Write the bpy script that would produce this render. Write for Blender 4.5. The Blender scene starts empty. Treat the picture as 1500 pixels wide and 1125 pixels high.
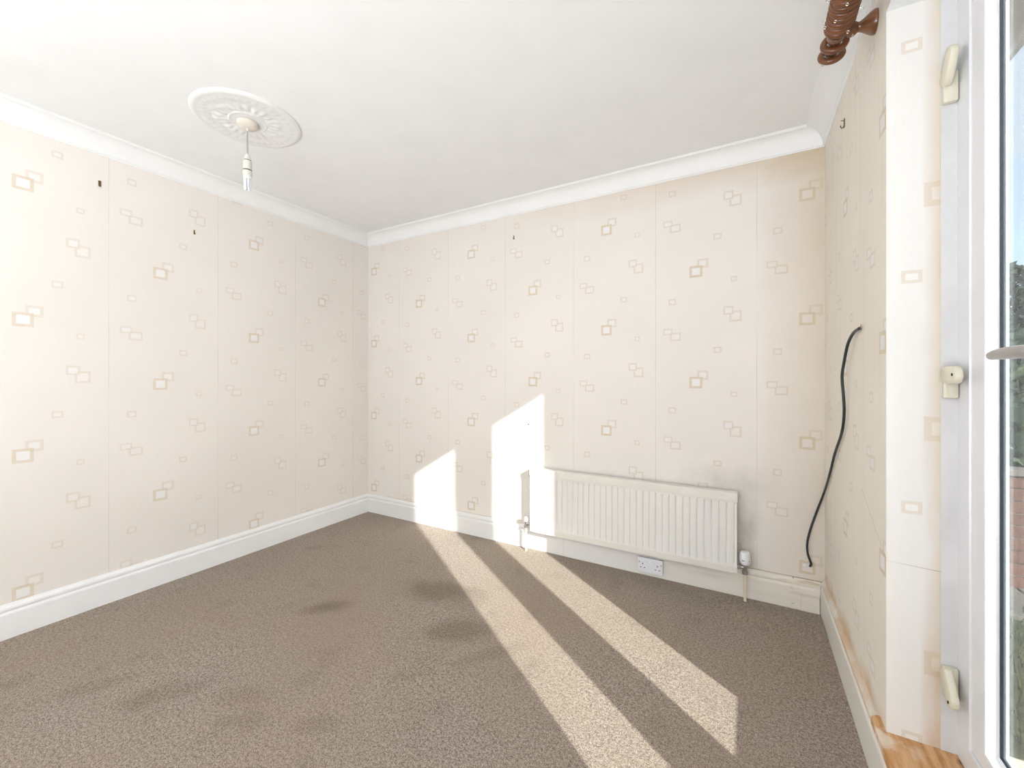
import bpy, bmesh, math, random
from mathutils import Vector, Matrix
random.seed(7)
S = bpy.context.scene
COL = S.collection
PI = math.pi

# ------------------------------------------------------------------ camera
F_PX, YAW = 607.43, 0.51517
CAM_H = 1.2
cd = bpy.data.cameras.new('camera')
cam = bpy.data.objects.new('camera', cd)
COL.objects.link(cam)
cam.location = (0, 0, CAM_H)
cam.rotation_euler = (PI / 2, 0, YAW)
cd.sensor_width = 36
cd.sensor_fit = 'HORIZONTAL'
cd.lens = F_PX / 1500 * 36
cd.shift_y = -(562.5 - 553.3) / 1500
cd.clip_start = 0.02
S.camera = cam

# ------------------------------------------------------------------ exposure, sky, sun, fill lamp
S.view_settings.view_transform = 'Standard'
S.view_settings.look = 'None'
S.view_settings.exposure = 0.45
S.view_settings.gamma = 1
S.view_settings.use_curve_mapping = False

SUN_DIR = Vector((-1, 0.70, -0.482 * math.hypot(1, 0.70))).normalized()   # the way the light travels
sl = bpy.data.lights.new('sun', 'SUN')
sl.energy = 6.6
sl.angle = 0.012
sl.color = (1.0, 0.965, 0.925)
sun = bpy.data.objects.new('sun', sl)
COL.objects.link(sun)
sun.rotation_euler = SUN_DIR.to_track_quat('-Z', 'Y').to_euler()
sun.location = (6, -4, 5)

W = bpy.data.worlds.new('sky')
S.world = W
W.use_nodes = True
wt = W.node_tree
wt.nodes.clear()
wo = wt.nodes.new('ShaderNodeOutputWorld')
wb = wt.nodes.new('ShaderNodeBackground')
sky = wt.nodes.new('ShaderNodeTexSky')
sky.sky_type = 'NISHITA'
sky.sun_disc = False
sky.sun_elevation = math.atan(0.482)
sky.sun_rotation = math.atan2(-SUN_DIR.x, -SUN_DIR.y)
sky.dust_density = 1.5
skm = wt.nodes.new('ShaderNodeMix'); skm.data_type = 'RGBA'; skm.blend_type = 'MULTIPLY'
skm.inputs[0].default_value = 1.0
skm.inputs[7].default_value = (0.30, 0.30, 0.30, 1)
tc = wt.nodes.new('ShaderNodeTexCoord')
mp = wt.nodes.new('ShaderNodeMapping'); mp.inputs['Scale'].default_value = (1.6, 1.6, 4.0)
cn = wt.nodes.new('ShaderNodeTexNoise'); cn.inputs['Scale'].default_value = 1.7; cn.inputs['Detail'].default_value = 6
cr = wt.nodes.new('ShaderNodeMapRange'); cr.inputs[1].default_value = 0.30; cr.inputs[2].default_value = 0.58
cm = wt.nodes.new('ShaderNodeMix'); cm.data_type = 'RGBA'
cm.inputs[7].default_value = (0.66, 0.74, 0.86, 1)
L = wt.links.new
L(tc.outputs['Generated'], mp.inputs['Vector']); L(mp.outputs['Vector'], cn.inputs['Vector'])
L(cn.outputs['Fac'], cr.inputs[0]); L(cr.outputs[0], cm.inputs[0])
L(sky.outputs['Color'], skm.inputs[6]); L(skm.outputs[2], cm.inputs[6])
L(cm.outputs[2], wb.inputs['Color'])
wb.inputs['Strength'].default_value = 0.9
L(wb.outputs['Background'], wo.inputs['Surface'])

# added fill lamp, low behind the camera, to brighten ceiling and walls
al = bpy.data.lights.new('added_fill_lamp', 'AREA')
al.shape = 'RECTANGLE'
al.size, al.size_y = 1.7, 1.0
al.energy = 86
al.color = (0.86, 0.92, 1.0)
alo = bpy.data.objects.new('added_fill_lamp', al)
COL.objects.link(alo)
alo.location = (-0.55, -1.62, 0.42)
alo.rotation_euler = (PI / 2 + 1.57, 0, PI)     # aimed straight up so the fill bounces off the ceiling

# ------------------------------------------------------------------ room measures
XL, XR, YB, YF = -2.971, 0.346, 2.617, -2.0
ZC = 2.467            # ceiling
ZK = 2.374            # underside of cornice
SKH, SKT = 0.157, 0.020
YJ, YJ2 = 1.5545, 0.39          # reveal sides of the french doors
ZS, ZH = 0.191, 2.241           # sill, soffit
XO = 0.578                     # outside face of the right wall
XF = 0.490                      # inner face of the door frame

# ------------------------------------------------------------------ helpers
def lin(c):
    return tuple((v / 12.92 if v <= 0.04045 else ((v + 0.055) / 1.055) ** 2.4) for v in [x / 255 for x in c]) + (1,)

class NT:
    def __init__(self, name, rough=0.6, col=(200, 200, 200), spec=0.3):
        self.m = bpy.data.materials.new(name)
        self.m.use_nodes = True
        self.t = self.m.node_tree
        self.b = self.t.nodes['Principled BSDF']
        self.b.inputs['Roughness'].default_value = rough
        self.b.inputs['Specular IOR Level'].default_value = spec
        self.b.inputs['Base Color'].default_value = lin(col)
    def n(self, typ, **kw):
        nd = self.t.nodes.new(typ)
        for k, v in kw.items():
            setattr(nd, k, v)
        return nd
    def set(self, sock, v):
        if hasattr(v, 'is_linked'):
            self.t.links.new(v, sock)
        else:
            sock.default_value = v
    def math(self, op, a, b=0.0, c=None):
        nd = self.n('ShaderNodeMath', operation=op)
        self.set(nd.inputs[0], a); self.set(nd.inputs[1], b)
        if c is not None: self.set(nd.inputs[2], c)
        return nd.outputs[0]
    def mix(self, f, a, b, blend='MIX'):
        nd = self.n('ShaderNodeMix', data_type='RGBA', blend_type=blend)
        self.set(nd.inputs[0], f); self.set(nd.inputs[6], a); self.set(nd.inputs[7], b)
        return nd.outputs[2]
    def rng(self, v, a, b, c=0.0, d=1.0, smooth=False):
        nd = self.n('ShaderNodeMapRange')
        if smooth: nd.interpolation_type = 'SMOOTHSTEP'
        self.set(nd.inputs[0], v); self.set(nd.inputs[1], a); self.set(nd.inputs[2], b)
        self.set(nd.inputs[3], c); self.set(nd.inputs[4], d)
        return nd.outputs[0]
    def obj(self):
        return self.n('ShaderNodeTexCoord').outputs['Object']
    def xyz(self):
        nd = self.n('ShaderNodeSeparateXYZ'); self.t.links.new(self.obj(), nd.inputs[0])
        return nd.outputs
    def noise(self, scale, detail=3, sx=(1, 1, 1), rough=0.5, vec=None):
        mpn = self.n('ShaderNodeMapping'); mpn.inputs['Scale'].default_value = sx
        self.t.links.new(vec or self.obj(), mpn.inputs[0])
        nd = self.n('ShaderNodeTexNoise'); nd.inputs['Scale'].default_value = scale
        nd.inputs['Detail'].default_value = detail; nd.inputs['Roughness'].default_value = rough
        self.t.links.new(mpn.outputs[0], nd.inputs['Vector'])
        return nd.outputs['Fac']
    def bump(self, h, strength=0.2, dist=0.001):
        nd = self.n('ShaderNodeBump'); nd.inputs['Strength'].default_value = strength
        nd.inputs['Distance'].default_value = dist
        self.t.links.new(h, nd.inputs['Height']); self.t.links.new(nd.outputs[0], self.b.inputs['Normal'])
    def color(self, c):
        self.set(self.b.inputs['Base Color'], c)

def speckled(name, col, rough=0.5, amt=0.06, scale=40, spec=0.3, bump=0.0):
    q = NT(name, rough, col, spec)
    nz = q.noise(scale, 4)
    c2 = tuple(max(0, v * (1 - amt)) for v in col)
    q.color(q.mix(q.rng(nz, 0.3, 0.7), lin(c2), lin(col)))
    if bump: q.bump(nz, bump, 0.002)
    return q.m

def obj(name, bm, mat, parent=None, smooth=None):
    me = bpy.data.meshes.new(name)
    bmesh.ops.recalc_face_normals(bm, faces=bm.faces)
    bm.to_mesh(me); bm.free()
    for m in (mat if isinstance(mat, (list, tuple)) else [mat]):
        me.materials.append(m)
    if smooth is not None:
        me.polygons.foreach_set('use_smooth', [True] * len(me.polygons))
        if smooth < 3:
            me.set_sharp_from_angle(angle=smooth)
    o = bpy.data.objects.new(name, me)
    COL.objects.link(o)
    if parent:
        o.parent = parent
        o.matrix_parent_inverse = Matrix.Translation(parent.location).inverted()
    return o

def empty(name, loc, label, cat, group=None):
    o = bpy.data.objects.new(name, None)
    COL.objects.link(o)
    o.location = loc
    o.empty_display_size = 0.05
    return tag(o, label, cat, group)

def tag(o, label, cat, group=None):
    o['label'] = label; o['category'] = cat
    if group: o['group'] = group
    return o

def struct(o):
    o['kind'] = 'structure'
    return o

def box(bm, x0, x1, y0, y1, z0, z1, bev=0.0, mi=0, M=None):
    vs = [bm.verts.new((x, y, z)) for x in (x0, x1) for y in (y0, y1) for z in (z0, z1)]
    fs = []
    for q in ((0, 1, 3, 2), (4, 6, 7, 5), (0, 4, 5, 1), (2, 3, 7, 6), (0, 2, 6, 4), (1, 5, 7, 3)):
        f = bm.faces.new([vs[i] for i in q]); f.material_index = mi; fs.append(f)
    if bev:
        es = list({e for f in fs for e in f.edges})
        r = bmesh.ops.bevel(bm, geom=es, offset=bev, segments=2, profile=0.5, affect='EDGES')
        for f in r['faces']: f.material_index = mi
        vs = list({v for f in r['faces'] for v in f.verts} | {v for v in vs if v.is_valid})
    if M is not None:
        bmesh.ops.transform(bm, matrix=M, verts=[v for v in vs if v.is_valid])
    return vs

def lathe(bm, prof, M=None, seg=32, cap=True):
    """prof: (radius, height) along local z"""
    rings = []
    for r, h in prof:
        rings.append([bm.verts.new((r * math.cos(2 * PI * k / seg), r * math.sin(2 * PI * k / seg), h)) for k in range(seg)])
    for a, b in zip(rings, rings[1:]):
        for k in range(seg):
            bm.faces.new((a[k], a[(k + 1) % seg], b[(k + 1) % seg], b[k]))
    if cap:
        bm.faces.new(rings[0]); bm.faces.new(rings[-1])
    vs = [v for r in rings for v in r]
    if M is not None: bmesh.ops.transform(bm, matrix=M, verts=vs)
    return vs

def catmull(pts, n=8):
    P = [Vector(p) for p in pts]
    P = [2 * P[0] - P[1]] + P + [2 * P[-1] - P[-2]]
    out = []
    for i in range(1, len(P) - 2):
        a, b, c, d = P[i - 1:i + 3]
        for k in range(n):
            t = k / n
            out.append(0.5 * ((2 * b) + (c - a) * t + (2 * a - 5 * b + 4 * c - d) * t * t + (3 * b - a - 3 * c + d) * t ** 3))
    out.append(P[-2])
    return out

def tube(bm, pts, r, seg=10, cap=True):
    pts = [Vector(p) for p in pts]
    rr = r if isinstance(r, (list, tuple)) else [r] * len(pts)
    t0 = (pts[1] - pts[0]).normalized()
    up = Vector((0, 0, 1)) if abs(t0.z) < 0.9 else Vector((1, 0, 0))
    nrm = t0.cross(up).normalized()
    rings = []
    for i, p in enumerate(pts):
        t = (pts[min(i + 1, len(pts) - 1)] - pts[max(i - 1, 0)]).normalized()
        nrm = (nrm - t * nrm.dot(t)).normalized()
        b = t.cross(nrm)
        rings.append([bm.verts.new(p + rr[i] * (nrm * math.cos(2 * PI * k / seg) + b * math.sin(2 * PI * k / seg))) for k in range(seg)])
    for a, c in zip(rings, rings[1:]):
        for k in range(seg):
            bm.faces.new((a[k], a[(k + 1) % seg], c[(k + 1) % seg], c[k]))
    if cap:
        bm.faces.new(rings[0]); bm.faces.new(rings[-1])

def rings4(bm, loops, closed=True, mi=0):
    """mitred rectangular frame; loops: (y0, y1, z0, z1, x)"""
    R = [[bm.verts.new((x, y, z)) for y, z in ((a, c), (b, c), (b, d), (a, d))] for a, b, c, d, x in loops]
    n = len(R)
    for i in range(n if closed else n - 1):
        A, B = R[i], R[(i + 1) % n]
        for k in range(4):
            f = bm.faces.new((A[k], A[(k + 1) % 4], B[(k + 1) % 4], B[k])); f.material_index = mi

def sweep(bm, prof, place, a, b):
    """prof: closed list of (offset, z); place(t, off, z) -> point; t runs a..b with mitres handled by place"""
    A = [bm.verts.new(place(0, o, z)) for o, z in prof]
    B = [bm.verts.new(place(1, o, z)) for o, z in prof]
    n = len(prof)
    for i in range(n):
        bm.faces.new((A[i], A[(i + 1) % n], B[(i + 1) % n], B[i]))
    bm.faces.new(A); bm.faces.new(B)

NB = bmesh.new

# ------------------------------------------------------------------ wallpaper materials
# one repeat of the print: (u from the left seam, height from the big square, width, height, border, tone)
TILE = [
    (0.260, 0.043, 0.059, 0.054, 0.0115, 1), (0.224, 0.000, 0.069, 0.067, 0.0130, 0),
    (0.418, -0.064, 0.030, 0.028, 0.0060, 2), (0.336, 0.186, 0.041, 0.034, 0.0080, 2),
    (0.095, -0.166, 0.042, 0.036, 0.0080, 2),
    (0.112, 0.270, 0.062, 0.049, 0.0095, 2), (0.070, 0.301, 0.052, 0.037, 0.0075, 1),
    (0.426, -0.272, 0.060, 0.060, 0.0095, 2), (0.391, -0.238, 0.051, 0.048, 0.0090, 1),
]
REP = 0.6435
BASE = (244, 238, 231)

def wallpaper(name, axis, sign, u0, width, ph0, ph1, tile=TILE, seam=True, stain=None, base=BASE, fade=1.0):
    q = NT(name, 0.62, base, 0.25)
    x = q.xyz()
    u = q.math('MULTIPLY', x['XYZ'.index(axis)], sign)
    z = x[2]
    ur = q.math('SUBTRACT', u, sign * u0)
    idx = q.math('FLOOR', q.math('DIVIDE', ur, width))
    ul = q.math('SUBTRACT', ur, q.math('MULTIPLY', idx, width))
    odd = q.math('FLOORED_MODULO', idx, 2.0)
    ph = q.math('ADD', ph0, q.math('MULTIPLY', odd, ph1 - ph0))
    v = q.math('SUBTRACT', q.math('FLOORED_MODULO', q.math('ADD', q.math('SUBTRACT', z, ph), REP / 2), REP), REP / 2)
    mott = q.noise(1.6, 3)
    fine = q.noise(1.0, 2, sx=(420, 420, 9) if axis == 'X' or sign > 0 else (420, 420, 30))
    c = q.mix(q.rng(mott, 0.3, 0.7), lin(tuple(b - 4 for b in base)), lin(tuple(min(255, b + 1) for b in base)))
    c = q.mix(q.rng(fine, 0.35, 0.65, 0, 0.08), c, lin((222, 217, 208)))
    wear = q.rng(q.noise(26, 3), 0.25, 0.75, 0.62 * fade, fade)
    tones = [(222, 206, 180), (229, 219, 204), (229, 218, 203)]
    fills = [(246, 244, 244), (245, 241, 238), (245, 240, 235)]
    for cx, cy, w, h, t, k in tile:
        dx = q.math('SUBTRACT', q.math('ABSOLUTE', q.math('SUBTRACT', ul, cx)), w / 2)
        dy = q.math('SUBTRACT', q.math('ABSOLUTE', q.math('SUBTRACT', v, cy)), h / 2)
        m = q.math('MAXIMUM', dx, dy)
        c = q.mix(q.math('MULTIPLY', q.rng(m, -0.0006, 0.0006, 1, 0), wear), c, lin(tones[k]))
        c = q.mix(q.math('MULTIPLY', q.rng(m, -t - 0.0006, -t + 0.0006, 1, 0), 0.85), c, lin(fills[k]))
    if seam:
        sm = q.rng(q.math('MINIMUM', ul, q.math('SUBTRACT', width, ul)), 0.0, 0.0016, 1, 0)
        gap = q.rng(q.noise(1.0, 3, sx=(3, 3, 2.2)), 0.38, 0.62, 0.10, 0.75)
        c = q.mix(q.math('MULTIPLY', sm, gap), c, lin((178, 166, 148)))
    if stain:
        c = stain(q, x, c)
    q.color(c)
    q.bump(q.math('ADD', fine, q.math('MULTIPLY', q.noise(60, 2), 0.4)), 0.30, 0.0012)
    return q.m

def stain_back(q, x, c):
    # tobacco-brown tide mark in the top right corner and along the cornice
    top = q.rng(q.math('ADD', x[2], q.math('MULTIPLY', q.noise(5, 4), 0.18)), 2.30, 2.46, 0, 0.55)
    near = q.rng(x[0], -1.6, 0.346, 0.15, 1.0)
    c = q.mix(q.math('MULTIPLY', top, near), c, lin((205, 178, 140)))
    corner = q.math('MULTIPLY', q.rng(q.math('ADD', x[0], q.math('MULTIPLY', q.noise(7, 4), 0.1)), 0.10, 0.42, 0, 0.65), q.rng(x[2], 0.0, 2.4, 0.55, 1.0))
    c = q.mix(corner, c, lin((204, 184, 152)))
    # open brown joint along the top of the skirting
    jt = q.math('MULTIPLY', q.rng(x[2], 0.1575, 0.1625, 1, 0), q.rng(q.noise(2.2, 3), 0.40, 0.60, 0.15, 0.9))
    c = q.mix(jt, c, lin((146, 116, 82)))
    # soot above and beside the radiator
    s1 = q.math('MULTIPLY', q.rng(q.math('ABSOLUTE', q.math('SUBTRACT', x[2], 0.62)), 0.0, 0.11, 1, 0), q.rng(q.math('ABSOLUTE', q.math('ADD', x[0], 0.10)), 0.05, 0.28, 1, 0))
    s2 = q.math('MULTIPLY', q.rng(q.math('ABSOLUTE', q.math('SUBTRACT', x[0], 0.0)), 0.02, 0.08, 1, 0), q.rng(x[2], 0.35, 0.62, 1, 0.2))
    s2 = q.math('MULTIPLY', s2, q.rng(x[2], 0.60, 0.72, 1, 0))
    sw = q.math('MULTIPLY', q.math('MAXIMUM', s1, s2), q.rng(q.noise(9, 4), 0.3, 0.75, 0.05, 0.5))
    return q.mix(sw, c, lin((150, 140, 124)))

def stain_right(q, x, c):
    nz = q.noise(6, 5, sx=(1, 1, 0.7))
    low = q.rng(q.math('SUBTRACT', x[2], q.math('MULTIPLY', nz, 0.16)), 0.085, 0.155, 1, 0)
    c = q.mix(q.math('MULTIPLY', low, q.rng(q.noise(4, 4), 0.35, 0.65, 0.1, 0.75)), c, lin((212, 170, 114)))
    drip = q.math('MULTIPLY', q.rng(q.noise(1, 4, sx=(20, 24, 1.3)), 0.52, 0.72), q.rng(x[2], 0.6, 2.3, 0.04, 0.20))
    c = q.mix(drip, c, lin((214, 194, 160)))
    # plaster crack running down to the reveal
    ln = q.math('ABSOLUTE', q.math('SUBTRACT', x[2], q.math('ADD', q.math('MULTIPLY', q.math('SUBTRACT', x[1], 1.5545), 0.47), q.math('ADD', 0.675, q.math('MULTIPLY', q.noise(14, 3), 0.012)))))
    ck = q.math('MULTIPLY', q.rng(ln, 0.0, 0.0016, 1, 0), q.rng(x[1], 1.84, 1.85, 1, 0))
    return q.mix(q.math('MULTIPLY', ck, 0.7), c, lin((150, 130, 100)))

def stain_reveal(q, x, c):
    edge = q.rng(q.math('ADD', x[0], q.math('MULTIPLY', q.noise(8, 4, sx=(1, 1, 0.4)), 0.05)), 0.445, 0.49, 0, 0.55)
    c = q.mix(edge, c, lin((205, 176, 134)))
    low = q.math('MULTIPLY', q.rng(x[2], 0.2, 0.55, 0.8, 0), q.rng(x[0], 0.415, 0.455, 0, 1))
    c = q.mix(q.math('MULTIPLY', low, q.rng(q.noise(12, 4, sx=(1, 1, 0.3)), 0.4, 0.6)), c, lin((198, 152, 96)))
    ck = q.math('MULTIPLY', q.rng(q.math('ABSOLUTE', q.math('SUBTRACT', x[2], q.math('SUBTRACT', 0.700, q.math('MULTIPLY', x[0], 0.06)))), 0.0, 0.0013, 1, 0), q.rng(x[0], 0.35, 0.45, 0.15, 0.8))
    return q.mix(ck, c, lin((140, 112, 80)))

M_WL = wallpaper('wallpaper_left', 'Y', 1, 0.342, 0.527, 1.475, 1.163, fade=0.75)
M_WB = wallpaper('wallpaper_back', 'X', 1, 0.048, 0.5285, 1.505, 1.172, stain=stain_back)
M_WR = wallpaper('wallpaper_right', 'Y', -1, 2.344, 0.528, 1.885, 1.303, stain=stain_right, base=(246, 238, 225))
M_RV = wallpaper('wallpaper_reveal', 'X', 1, 0.236, 0.9, 1.060, 1.060,
                 tile=[(0.226, 0.0, 0.074, 0.067, 0.016, 1), (0.164, -0.222, 0.044, 0.036, 0.0090, 2)], seam=False, stain=stain_reveal, base=(242, 238, 232))

# ------------------------------------------------------------------ other materials
M_CEIL = speckled('ceiling_paint', (250, 250, 248), 0.8, 0.012, 6)
M_WHITE = speckled('white_gloss_paint', (249, 249, 249), 0.35, 0.015, 9, 0.4)
def aged_gloss():
    q = NT('aged_white_gloss', 0.4, (238, 234, 226), 0.4)
    x = q.xyz()
    old = q.rng(x[0], -1.2, 0.3, 0.0, 1.0)
    c = q.mix(old, lin((241, 241, 239)), lin((236, 229, 216)))
    d = q.math('MULTIPLY', q.rng(q.noise(11, 5, sx=(0.35, 1, 2.4)), 0.56, 0.68), q.rng(x[2], 0.06, 0.15, 0.08, 0.95))
    c = q.mix(q.math('MULTIPLY', d, old), c, lin((186, 164, 130)))
    chip = q.math('MULTIPLY', q.rng(q.noise(48, 3), 0.70, 0.73), q.rng(x[0], 0.0, 0.3, 0.1, 1.0))
    c = q.mix(chip, c, lin((96, 78, 60)))
    q.color(c); q.bump(q.noise(30, 3), 0.12, 0.001)
    return q.m
M_SKB = aged_gloss()
def stained_gloss():
    q = NT('stained_white_gloss', 0.4, (234, 229, 218), 0.4)
    x = q.xyz()
    t = q.math('MULTIPLY', q.rng(q.math('ADD', x[2], q.math('MULTIPLY', q.noise(9, 4), 0.03)), 0.150, 0.172), q.rng(q.noise(5, 4), 0.40, 0.66, 0.0, 0.65))
    q.color(q.mix(t, lin((238, 234, 225)), lin((205, 160, 102))))
    return q.m
M_SKR = stained_gloss()
M_UPVC = speckled('white_plastic_frame', (241, 241, 243), 0.28, 0.012, 14, 0.5)
M_STRIP = speckled('grey_white_trim', (226, 224, 223), 0.5, 0.05, 10)
M_GASK = speckled('black_rubber', (40, 46, 54), 0.6, 0.2, 60)
M_SPACER = speckled('pale_spacer_bar', (232, 240, 246), 0.35, 0.02, 60)
M_CREAM = speckled('cream_plastic', (232, 226, 204), 0.38, 0.03, 30, 0.4)
M_HOLE = speckled('dark_hole', (38, 34, 30), 0.8, 0.3, 90)
M_STEEL = NT('brushed_steel', 0.32, (176, 172, 170), 0.5); M_STEEL.b.inputs['Metallic'].default_value = 0.85; M_STEEL = M_STEEL.m
M_PIPE = speckled('cream_painted_pipe', (236, 224, 200), 0.4, 0.04, 30)
M_RAD = speckled('radiator_enamel', (243, 241, 236), 0.32, 0.015, 8, 0.45)
M_RADCAP = speckled('aged_radiator_enamel', (240, 236, 227), 0.36, 0.03, 7, 0.45)
M_SOCK = speckled('white_socket_plastic', (242, 243, 247), 0.3, 0.01, 30, 0.5)
M_ROSE = speckled('rose_plaster', (243, 242, 239), 0.75, 0.015, 20)
M_HOLDER = speckled('lamp_holder_plastic', (228, 225, 216), 0.4, 0.03, 40)
M_CUP = speckled('aged_rose_plastic', (238, 229, 216), 0.45, 0.04, 40)
M_GREY = speckled('dark_seam', (92, 88, 82), 0.6, 0.1, 50)
M_FLEX = speckled('flex_grey', (176, 173, 168), 0.5, 0.05, 50)
M_TUBE = speckled('bulb_glass', (246, 248, 252), 0.15, 0.01, 50, 0.5)
M_CABLE = speckled('black_cable_rubber', (46, 50, 52), 0.42, 0.12, 60, 0.5)
M_COPPER = NT('copper_strands', 0.35, (170, 120, 86)); M_COPPER.b.inputs['Metallic'].default_value = 0.9; M_COPPER = M_COPPER.m
M_BRASS = NT('tarnished_brass', 0.4, (120, 100, 62)); M_BRASS.b.inputs['Metallic'].default_value = 0.8; M_BRASS = M_BRASS.m
M_CHROME = NT('bright_eyelet', 0.25, (214, 208, 196)); M_CHROME.b.inputs['Metallic'].default_value = 0.9; M_CHROME = M_CHROME.m

def wood(name, c1, c2, rough, sx, scale=9, coat=0.0):
    q = NT(name, rough, c1, 0.45)
    n = q.noise(scale, 5, sx=sx, rough=0.6)
    q.color(q.mix(q.rng(n, 0.3, 0.7), lin(c1), lin(c2)))
    q.b.inputs['Coat Weight'].default_value = coat
    q.b.inputs['Coat Roughness'].default_value = 0.15
    q.bump(n, 0.1, 0.001)
    return q.m
M_POLE = wood('varnished_brown_wood', (92, 54, 30), (132, 82, 44), 0.30, (3, 0.5, 3), 12, 0.5)
M_RING = wood('varnished_ring_wood', (92, 52, 32), (128, 78, 44), 0.3, (1, 4, 1), 10, 0.15)

def bare_sill():
    q = NT('bare_sill_wood', 0.55, (200, 140, 78), 0.3)
    g = q.noise(10, 6, sx=(8, 0.8, 8), rough=0.65)
    c = q.mix(q.rng(g, 0.3, 0.7), lin((188, 128, 70)), lin((229, 190, 144)))
    x = q.xyz()
    worn = q.math('MULTIPLY', q.rng(q.noise(13, 5), 0.46, 0.56), q.rng(q.math('ABSOLUTE', q.math('SUBTRACT', x[1], 1.53)), 0.02, 0.07, 1, 0))
    worn = q.math('MULTIPLY', worn, q.rng(x[0], 0.30, 0.44, 1, 0.1))
    c = q.mix(worn, c, lin((238, 226, 206)))
    dirt = q.math('MULTIPLY', q.rng(q.noise(22, 4), 0.5, 0.66), q.rng(x[0], 0.44, 0.487, 0, 0.9))
    c = q.mix(dirt, c, lin((92, 66, 44)))
    q.color(c); q.bump(g, 0.25, 0.001)
    return q.m
M_SILL = bare_sill()

def carpet():
    q = NT('brown_carpet', 0.95, (150, 132, 115), 0.08)
    fine = q.noise(210, 2, rough=0.7)
    tuft = q.noise(95, 2, rough=0.65)
    big = q.noise(1.3, 4)
    mid = q.noise(5.5, 5, rough=0.6)
    c = q.mix(q.rng(tuft, 0.36, 0.64), lin((116, 102, 91)), lin((182, 166, 152)))
    c = q.mix(q.rng(fine, 0.42, 0.64, 0.0, 0.70), c, lin((88, 75, 66)))
    c = q.mix(q.rng(q.noise(300, 1, rough=0.8), 0.50, 0.66, 0.0, 0.75), c, lin((212, 198, 184)))
    c = q.mix(q.rng(big, 0.35, 0.65, 0, 0.40), c, lin((158, 137, 116)))
    c = q.mix(q.math('MULTIPLY', q.rng(mid, 0.56, 0.70), 0.22), c, lin((98, 84, 72)))
    x = q.xyz()
    wob = q.math('SUBTRACT', q.noise(4.5, 5), 0.5)
    for sx_, sy_, ra, rb, rot, a in [(-1.91, 1.42, 0.15, 0.095, 0.75, 1.0), (-1.50, 1.82, 0.24, 0.15, 0.30, 0.85), (-1.20, 1.57, 0.17, 0.11, 0.6, 0.7),
                                     (-0.98, 1.50, 0.20, 0.05, 0.9, 0.35), (-1.30, 0.92, 0.10, 0.05, 0.5, 0.35), (-1.92, 0.74, 0.20, 0.07, 0.9, 0.38),
                                     (-1.66, 0.86, 0.12, 0.05, 0.4, 0.3), (-0.72, 0.95, 0.10, 0.04, 0.4, 0.35), (-2.2, 0.62, 0.16, 0.05, 1.0, 0.32)]:
        dx = q.math('SUBTRACT', x[0], sx_); dy = q.math('SUBTRACT', x[1], sy_)
        ca, sa = math.cos(rot), math.sin(rot)
        a1 = q.math('DIVIDE', q.math('ADD', q.math('MULTIPLY', dx, ca), q.math('MULTIPLY', dy, sa)), ra)
        b1 = q.math('DIVIDE', q.math('SUBTRACT', q.math('MULTIPLY', dy, ca), q.math('MULTIPLY', dx, sa)), rb)
        r = q.math('SQRT', q.math('ADD', q.math('MULTIPLY', a1, a1), q.math('MULTIPLY', b1, b1)))
        r = q.math('ADD', r, q.math('MULTIPLY', wob, 1.6))
        c = q.mix(q.rng(r, 0.3, 1.2, a * 0.62, 0, True), c, lin((98, 82, 65)))
    q.color(c)
    h = q.math('ADD', q.math('MULTIPLY', tuft, 1.0), q.math('MULTIPLY', fine, 0.6))
    q.bump(h, 0.8, 0.004)
    q.b.inputs['Sheen Weight'].default_value = 0.15
    return q.m
M_CARPET = carpet()

def glass():
    m = bpy.data.materials.new('window_glass'); m.use_nodes = True
    t = m.node_tree; t.nodes.clear()
    o = t.nodes.new('ShaderNodeOutputMaterial'); mx = t.nodes.new('ShaderNodeMixShader')
    tr = t.nodes.new('ShaderNodeBsdfTransparent'); gl = t.nodes.new('ShaderNodeBsdfGlossy')
    fr = t.nodes.new('ShaderNodeFresnel'); fr.inputs['IOR'].default_value = 1.30
    tr.inputs['Color'].default_value = (0.97, 0.985, 0.98, 1)
    gl.inputs['Roughness'].default_value = 0.0
    # the far face of each sheet passes straight through (no double Fresnel inside the sheet)
    ge = t.nodes.new('ShaderNodeNewGeometry'); ml = t.nodes.new('ShaderNodeMath'); ml.operation = 'MULTIPLY'
    iv = t.nodes.new('ShaderNodeMath'); iv.operation = 'SUBTRACT'; iv.inputs[0].default_value = 1.0
    t.links.new(ge.outputs['Backfacing'], iv.inputs[1]); t.links.new(iv.outputs[0], ml.inputs[0]); t.links.new(fr.outputs[0], ml.inputs[1])
    t.links.new(ml.outputs[0], mx.inputs[0]); t.links.new(tr.outputs[0], mx.inputs[1])
    t.links.new(gl.outputs[0], mx.inputs[2]); t.links.new(mx.outputs[0], o.inputs[0])
    return m
M_GLASS = glass()
def brick_mat():
    q = NT('red_brick', 0.85, (150, 92, 74), 0.15)
    oi = q.n('ShaderNodeObjectInfo').outputs['Random']
    n = q.noise(30, 4); n2 = q.noise(2.2, 2)
    c = q.mix(q.rng(n, 0.3, 0.7), lin((100, 72, 64)), lin((128, 92, 80)))
    q.color(q.mix(q.rng(n2, 0.35, 0.65, 0, 0.5), c, lin((108, 86, 78))))
    q.bump(n, 0.3, 0.004)
    return q.m
M_BRICK = brick_mat()
M_MORT = speckled('mortar', (128, 118, 108), 0.9, 0.12, 60)
M_STONE = speckled('pale_paving', (128, 123, 117), 0.9, 0.15, 18)
M_LEAF = speckled('hedge_leaf', (74, 92, 62), 0.6, 0.35, 3.5)
M_NEEDLE = speckled('conifer_needle', (46, 72, 54), 0.7, 0.35, 4)
M_BARK = speckled('bark', (88, 70, 54), 0.9, 0.3, 24)
M_GRASS = speckled('grass_blade', (84, 98, 58), 0.7, 0.35, 5)
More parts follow.
